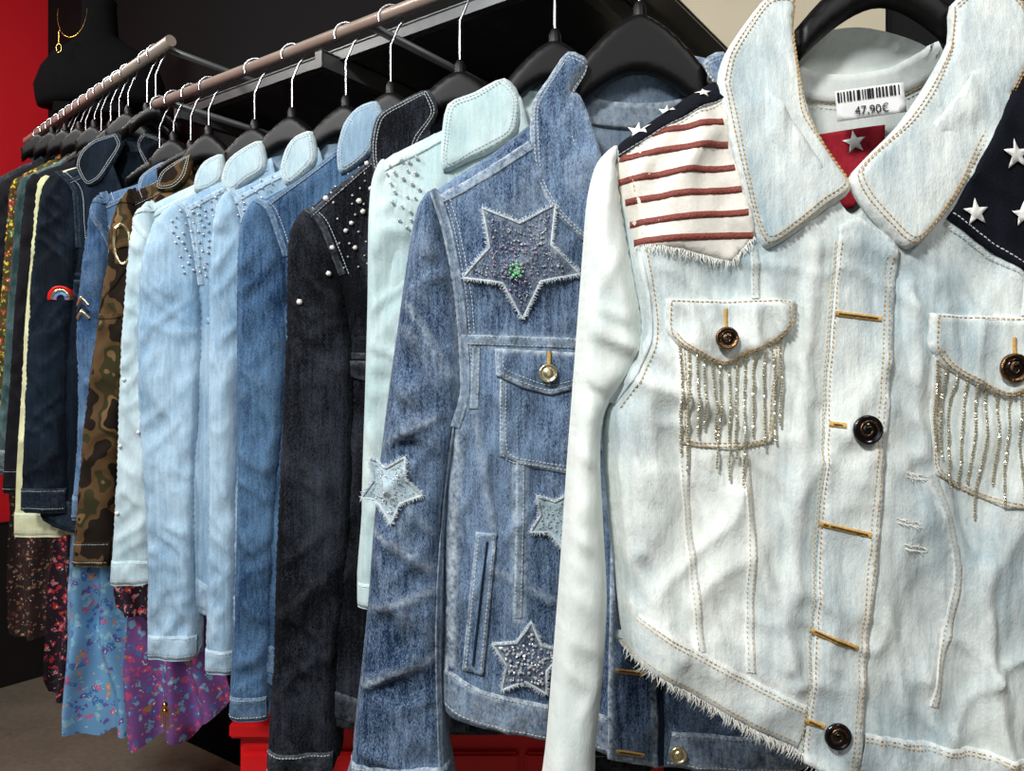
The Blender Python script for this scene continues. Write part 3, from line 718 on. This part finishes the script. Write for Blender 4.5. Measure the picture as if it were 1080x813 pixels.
g.beads('pearl_studs',g.P([(126,540),(150,455),(133,400),(152,330),(128,470)]),hs,.0034,M['pearl'],.001,.1,True)
g,hf,hs=jacket('camouflage_jacket',1.49,1,[(196,172),(170,184),(128,204),(124,240),(126,340),(120,480),(112,570)],590,
  [(136,196),(122,214),(112,260),(102,330),(90,410),(82,490),(74,592),(117,596),(122,500),(130,410),(142,330),(146,260),(142,212)],585,M['camo'],T=.016,
  collar_pts=[(200,160),(180,170),(168,182),(166,200),(184,200),(198,186)],seed=107,hang=(140,28,24))
hmx=lambda q_:np.maximum(hf(q_),hs(q_))
cpt=[(131+9*math.cos(a/12*2*math.pi),258+20*math.sin(a/12*2*math.pi)) for a in range(13)]
g.ribbon('round_badge_ring',cpt,3*g.k,hmx,M['silverbtn'],.003,wear=0)
g,hf,hs=jacket('denim_jacket',1.56,1,[(172,176),(140,190),(100,206),(96,240),(96,340),(90,480),(86,560)],575,
  [(106,200),(94,214),(86,260),(78,340),(80,440),(72,545),(104,548),(108,450),(112,340),(116,260),(112,212)],540,M['mid'],T=.014,
  collar_pts=[(176,166),(158,174),(146,186),(146,202),(160,200),(174,188)],seed=118,hang=(146,26,22))
for d in (0,7,14):
    g.ribbon('chevron',[(82,322+d),(89,314+d),(96,322+d)],3.2*g.k,hs,M['silverbtn' if d!=7 else 'bthread'],.002,wear=0,smooth=False)
g,hf,hs=jacket('denim_jacket',1.72,2,[(112,160),(90,168),(52,184),(46,220),(44,320),(40,430),(38,540)],556,
  [(58,178),(42,196),(34,250),(28,330),(24,430),(22,536),(70,540),(70,440),(74,340),(82,260),(78,200)],530,M['navy'],T=.016,
  collar_pts=[(122,138),(100,144),(84,158),(80,176),(92,196),(106,190),(120,170),(128,150)],seed=129,colmat=M['navy'],hang=(118,24,20))
for i,mm in enumerate(('redp','silverbtn','fl1')):
    r=12-3*i
    g.ribbon('rainbow_patch',[(66+r*math.cos(math.pi*a/8),316-r*math.sin(math.pi*a/8)*1.1) for a in range(9)],3*g.k,hs,M[mm],.002,wear=0)
for Yu,xl,y0,y1,mt,sd in ((1.79,26,182,566,'cream',140),(1.86,14,180,520,'dark',151),(1.93,6,182,500,'teal',162),(2.0,-2,184,490,'fl4',173),(2.07,-14,186,500,'dark',184),(2.14,-28,188,480,'black',195)):
    hx=540+rail2_x(Yu)/(Yu*K/F)
    jacket('hanging_garment' if mt in('fl4','dark') else 'denim_jacket',Yu,2,[(hx-14,y0-20),(hx-34,y0-12),(xl+12,y0+6),(xl+10,y0+60),(xl+6,y0+160),(xl+2,y1-20)],y1-10,
      [(xl+18,y0),(xl+9,y0+14),(xl+3,y0+80),(xl-6,y0+200),(xl-13,y1),(xl+40,y1),(xl+38,y0+200),(xl+38,y0+80),(xl+32,y0+14)],y1-8,M[mt],T=.012,Tb=.008,seed=sd,step=.009,seams=False,sT=.014,hang=(y0-48,20,16))

for Yu,r in ((1.525,1),(1.59,1),(1.62,2),(1.65,2),(1.755,2),(1.83,2),(1.9,2),(1.97,2),(2.04,2),(2.1,2)):
    g=G('clothes_hanger',Yu,r); yy=406-(g.rz-CH-.095)/g.k0
    g.hanger(yy,36 if r==1 else 28,22,14)

# ================================================================ rails, shelf
def tube(name,p0,p1,r,mat,parent=None,n=20):
    p0=Vector(p0);p1=Vector(p1);d=(p1-p0).normalized(); a=d.orthogonal().normalized(); b=d.cross(a)
    V=[];
    for p in (p0,p1):
        for i in range(n):
            t=2*math.pi*i/n; V.append(p+a*r*math.cos(t)+b*r*math.sin(t))
    Fs=[(i,(i+1)%n,n+(i+1)%n,n+i) for i in range(n)]+[list(range(n))[::-1],list(range(n,2*n))]
    o=mkobj(name,[tuple(v) for v in V],Fs,mat,parent,False)
    for f in o.data.polygons:
        if len(f.vertices)==4: f.use_smooth=True
    return o
def box(name,c,ax,ay,sx,sy,sz,mat,parent=None,bev=.003):
    ax=Vector(ax).normalized(); ay=Vector(ay).normalized(); az=Vector((0,0,1)); c=Vector(c)
    bm=bmesh.new(); bmesh.ops.create_cube(bm,size=1)
    for v in bm.verts: v.co=c+ax*v.co.x*sx+ay*v.co.y*sy+az*v.co.z*sz
    if bev: bmesh.ops.bevel(bm,geom=bm.edges[:],offset=bev,segments=2,affect='EDGES')
    bmesh.ops.recalc_face_normals(bm,faces=bm.faces[:])
    org=parent.location if parent else Vector((0,0,0))
    for v in bm.verts: v.co-=org
    me=bpy.data.meshes.new(name); bm.to_mesh(me); bm.free(); me.materials.append(mat)
    o=bpy.data.objects.new(name,me); col.objects.link(o)
    if parent: o.parent=parent
    return o
D=Vector((-.814,.581,0)).normalized(); N_=Vector((.581,.814,0)).normalized()
def rp(t,off=0,z=0):
    p=Vector((.382,.8,0))+D*t+N_*off; return Vector((p.x*K,p.y*K,z))
rt=empty('clothes_rail',rp(.5,0,RAILH))
def rpt(Yu,z): return Vector((rail_x(Yu),Yu*K,z))
tube('rail_tube',rpt(.5,RAILH),rpt(1.6,RAILH),.0085,M['rail'],rt)
for Yu in (.62,1.24,1.58):
    p=rpt(Yu,RAILH); tube('rail_bracket',p+Vector((0,0,0)),p+N_*.75*K,.006,M['edge'],rt)
    box('bracket_plate',p+N_*(.745*K),D,N_,.05,.012,.12,M['edge'],rt)
r2=empty('clothes_rail',(rail2_x(1.9),1.9*K,RAILH2))
def r2p(Yu): return Vector((rail2_x(Yu),Yu*K,RAILH2))
tube('rail_tube',r2p(1.57),r2p(2.22),.0095,M['rail'],r2)
for Yu in (1.6,2.18):
    p=r2p(Yu)
    tube('rail_bracket',p,p+N_*.6,.006,M['edge'],r2)
sh=empty('glass_shelf',rp(.9,.35,RAILH+.06))
box('shelf_board',rp(.95,.42,RAILH+.055),D,N_,1.15*K,.5*K,.008,M['glass'],sh,.002)
box('shelf_front_strip',rp(.95,.165,RAILH+.055),D,N_,1.15*K,.012,.016,M['edge'],sh,.002)
for t in (.45,1.0,1.48):
    box('shelf_arm',rp(t,.42,RAILH+.035),D,N_,.012,.62*K,.028,M['edge'],sh,.002)

bx=(105-540)/F*2.6*K; by=2.6*K; zb=CH+(406-112)/F*by
bu=empty('necklace_display_bust',(bx,by,zb))
prof=[(0,.175,.06),(.02,.18,.07),(.06,.185,.075),(.11,.165,.07),(.15,.13,.06),(.175,.08,.05),(.2,.05,.045),(.28,.045,.04),(.3,.046,.042)]
V=[];n=32
for z,a,b in prof:
    for i in range(n):
        t=2*math.pi*i/n; V.append((bx+a*math.cos(t),by+b*math.sin(t),zb+z))
Fs=[(j*n+i,j*n+(i+1)%n,(j+1)*n+(i+1)%n,(j+1)*n+i) for j in range(len(prof)-1) for i in range(n)]
Fs+=[list(range(n))[::-1],[ (len(prof)-1)*n+i for i in range(n)]]
mkobj('bust_form',V,Fs,M['velvet'],bu)
def chain(name,pts,r,mat,parent):
    cu=bpy.data.curves.new(name,'CURVE'); cu.dimensions='3D'; cu.bevel_depth=r
    sp=cu.splines.new('POLY'); sp.points.add(len(pts)-1)
    for i,p in enumerate(pts): sp.points[i].co=tuple(Vector(p)-parent.location)+(1,)
    cu.materials.append(mat); o=bpy.data.objects.new(name,cu); col.objects.link(o); o.parent=parent
chain('necklace_chain',[(bx-.03+.04*math.sin(a),by-.084-.012*math.cos(a),zb+.23-.075*math.cos(a)) for a in np.linspace(-1.7,1.7,24)],.0009,M['goldm'],bu)
chain('necklace_pendant',[(bx-.06+.007*math.sin(a),by-.096,zb+.125+.012*math.cos(a)) for a in np.linspace(0,6.28,14)],.001,M['goldm'],bu)
chain('necklace_drop',[(bx-.06,by-.096,zb+.17),(bx-.06,by-.096,zb+.137)],.0009,M['goldm'],bu)
box('bust_stand',(bx,by,zb-.02),(1,0,0),(0,1,0),.2,.12,.03,M['velvet'],bu)
tube('bust_wall_arm',(bx,by,zb-.02),Vector((bx,by,zb-.02))+N_*.42,.012,M['velvet'],bu)

def skirt(name,Yu,poly,mat,amp=.016,fr=120,seed=1,slant=0.):
    g=G(name,Yu,0,cx=float(np.mean([p[0] for p in poly])),hm=.03)
    P=cat(g.P(poly),4); zt=P[:,1].max()
    def hf(q_):
        w=np.clip((zt-q_[:,1])/.15,.25,1.)
        return .03+w*amp*np.sin(q_[:,0]*fr+4*vn(q_[:,0]*14,q_[:,1]*5,seed)+slant*q_[:,1])+.008*vn(q_[:,0]*40,q_[:,1]*20,seed+2)
    g.sheet('skirt_front',P,hf,mat,.006,edge=0)
    g.sheet('skirt_back',P,lambda q_:hf(q_)*-.6,mat,.01,edge=0)
    top=[p for p in poly if p[1]<min(q_[1] for q_ in poly)+8]
    g.ribbon('waist_elastic',[top[0],top[-1]],16*g.k,hf,mat,.003,n=4,wear=0)
    return g
ZL=CH-(440-406)*2.0*K/F
skirt('floral_skirt',1.98,[(78,450),(150,450),(156,560),(150,690),(140,770),(120,768),(100,778),(80,772),(62,762),(66,690),(68,600),(74,540)],M['fl1'],.02,75,3)
skirt('floral_skirt',1.9,[(150,450),(215,450),(228,560),(236,680),(240,740),(215,762),(196,782),(170,775),(140,785),(136,700),(145,560)],M['fl2'],.02,90,5)
skirt('floral_skirt',2.14,[(20,440),(66,440),(66,560),(62,660),(40,672),(14,665),(12,560)],M['fl3'],.014,120,7)
skirt('floral_skirt',2.08,[(60,450),(96,450),(98,600),(90,730),(52,728),(52,640),(58,560)],M['fl5'],.014,120,9)
skirt('floral_skirt',1.80,[(118,450),(165,450),(170,560),(172,660),(145,650),(122,640),(116,560)],M['fl5'],.012,120,12)
lr=empty('skirt_rail',(-1.0,1.7,ZL))
def rr(Yu): return Vector((rail2_x(Yu)-.03,Yu*K,ZL))
tube('rail_tube',rr(1.6),rr(2.25),.009,M['rail'],lr)
for Yu in (1.7,2.22): 
    tube('rail_arm',rr(Yu),rr(Yu)+N_*.62,.007,M['velvet'],lr)
g=G('gold_tassel',1.78,0,cx=177)
g.fringe('tassel_threads',g.P([(172,748),(182,748)]),lambda q_:np.full(len(q_),.03),M['goldm'],.05,.0008,spread=.1)
g.beads('tassel_knot',g.P([(177,740),(177,746)]),lambda q_:np.full(len(q_),.03),.006,M['goldm'],0,0,True)

# ================================================================ cabinet + room
cb=empty('red_cabinet',(-.095,1.32,.28))
zt_=.575; cxb=-.095; wb_=.69
box('cabinet_body',(cxb,1.33,zt_/2),(1,0,0),(0,1,0),wb_-.02,.22,zt_-.04,M['redp'],cb,.006)
box('cabinet_top',(cxb,1.325,zt_-.012),(1,0,0),(0,1,0),wb_,.25,.024,M['redp'],cb,.004)
for i in (-1,0,1):
    box('cabinet_door',(cxb+i*.222,1.215,zt_/2),(1,0,0),(0,1,0),.212,.012,zt_-.1,M['redp'],cb,.004)
    tube('door_knob',(cxb+i*.222+.08,1.21,.35),(cxb+i*.222+.08,1.185,.35),.009,M['edge'],cb)
box('cabinet_plinth',(cxb,1.33,.015),(1,0,0),(0,1,0),wb_-.06,.2,.03,M['velvet'],cb,0)

WO=.75
box('wall_back',rp(1.2,WO+.06,1.3),D,N_,4.75*K+.06,.1,2.6,M['wallb'],None,0)
box('wall_left',rp(3.575+.06,WO-1.45,1.3),D,N_,.1,3.0*K+.1,2.6,M['redwall'],None,0)
box('lower_wall_dark_1',rp(3.575-.012,WO-1.45,.3),D,N_,.02,3.0*K,.6,M['walldark'],None,.003)  # dark panel added to darken the lower part of the red wall
box('wall_panel_beige',rp(.42,WO-.005,1.95),D,N_,.5,.02,1.2,M['beige'],None,.003)
box('baseboard_back',rp(1.2,WO-.01,.05),D,N_,4.7*K,.015,.1,M['velvet'],None,.002)
box('floor',(0,.5,-.03),(1,0,0),(0,1,0),7,7,.06,M['floor'],None,0)
box('ceiling',(0,.5,2.64),(1,0,0),(0,1,0),7,7,.06,M['ceil'],None,0)

# ================================================================ lights
def area(name,loc,tgt,size,en,c=(1,1,1)):
    l=bpy.data.lights.new(name,'AREA'); l.energy=en; l.size=size; l.color=c
    o=bpy.data.objects.new(name,l); col.objects.link(o); o.location=loc
    o.rotation_euler=(Vector(tgt)-Vector(loc)).to_track_quat('-Z','Y').to_euler(); return o
area('floor_fill',(-.75,-.65,2.35),(.1,.85,1.0),.25,40,(1,.99,.97))
area('floor_fill',(.9,-.5,2.4),(.2,.9,1.1),.25,8,(1,.97,.93))
area('floor_fill',(-1.5,.2,2.45),(-.8,1.5,1.0),.25,23,(.97,.99,1))
area('floor_fill',(-1.7,1.3,2.45),(-1.3,2.1,.2),.3,16,(1,.95,.88))  # added lamp, brightens the floor at the far left
area('fill_panel',(0,-1.4,1.7),(-.1,1,.8),1.0,5,(.93,.97,1))  # added fill light behind the camera, not a ceiling fixture
w=bpy.data.worlds.new('world'); sc.world=w; w.use_nodes=True
w.node_tree.nodes['Background'].inputs[0].default_value=(.8,.88,1,1); w.node_tree.nodes['Background'].inputs[1].default_value=.03
sc.view_settings.view_transform='Standard'
cam=bpy.data.cameras.new('camera'); cam.lens=27.2; cam.sensor_width=36; cam.clip_start=.02
co=bpy.data.objects.new('camera',cam); col.objects.link(co); co.location=(0,0,CH); co.rotation_euler=(math.radians(90),0,0)
sc.camera=co
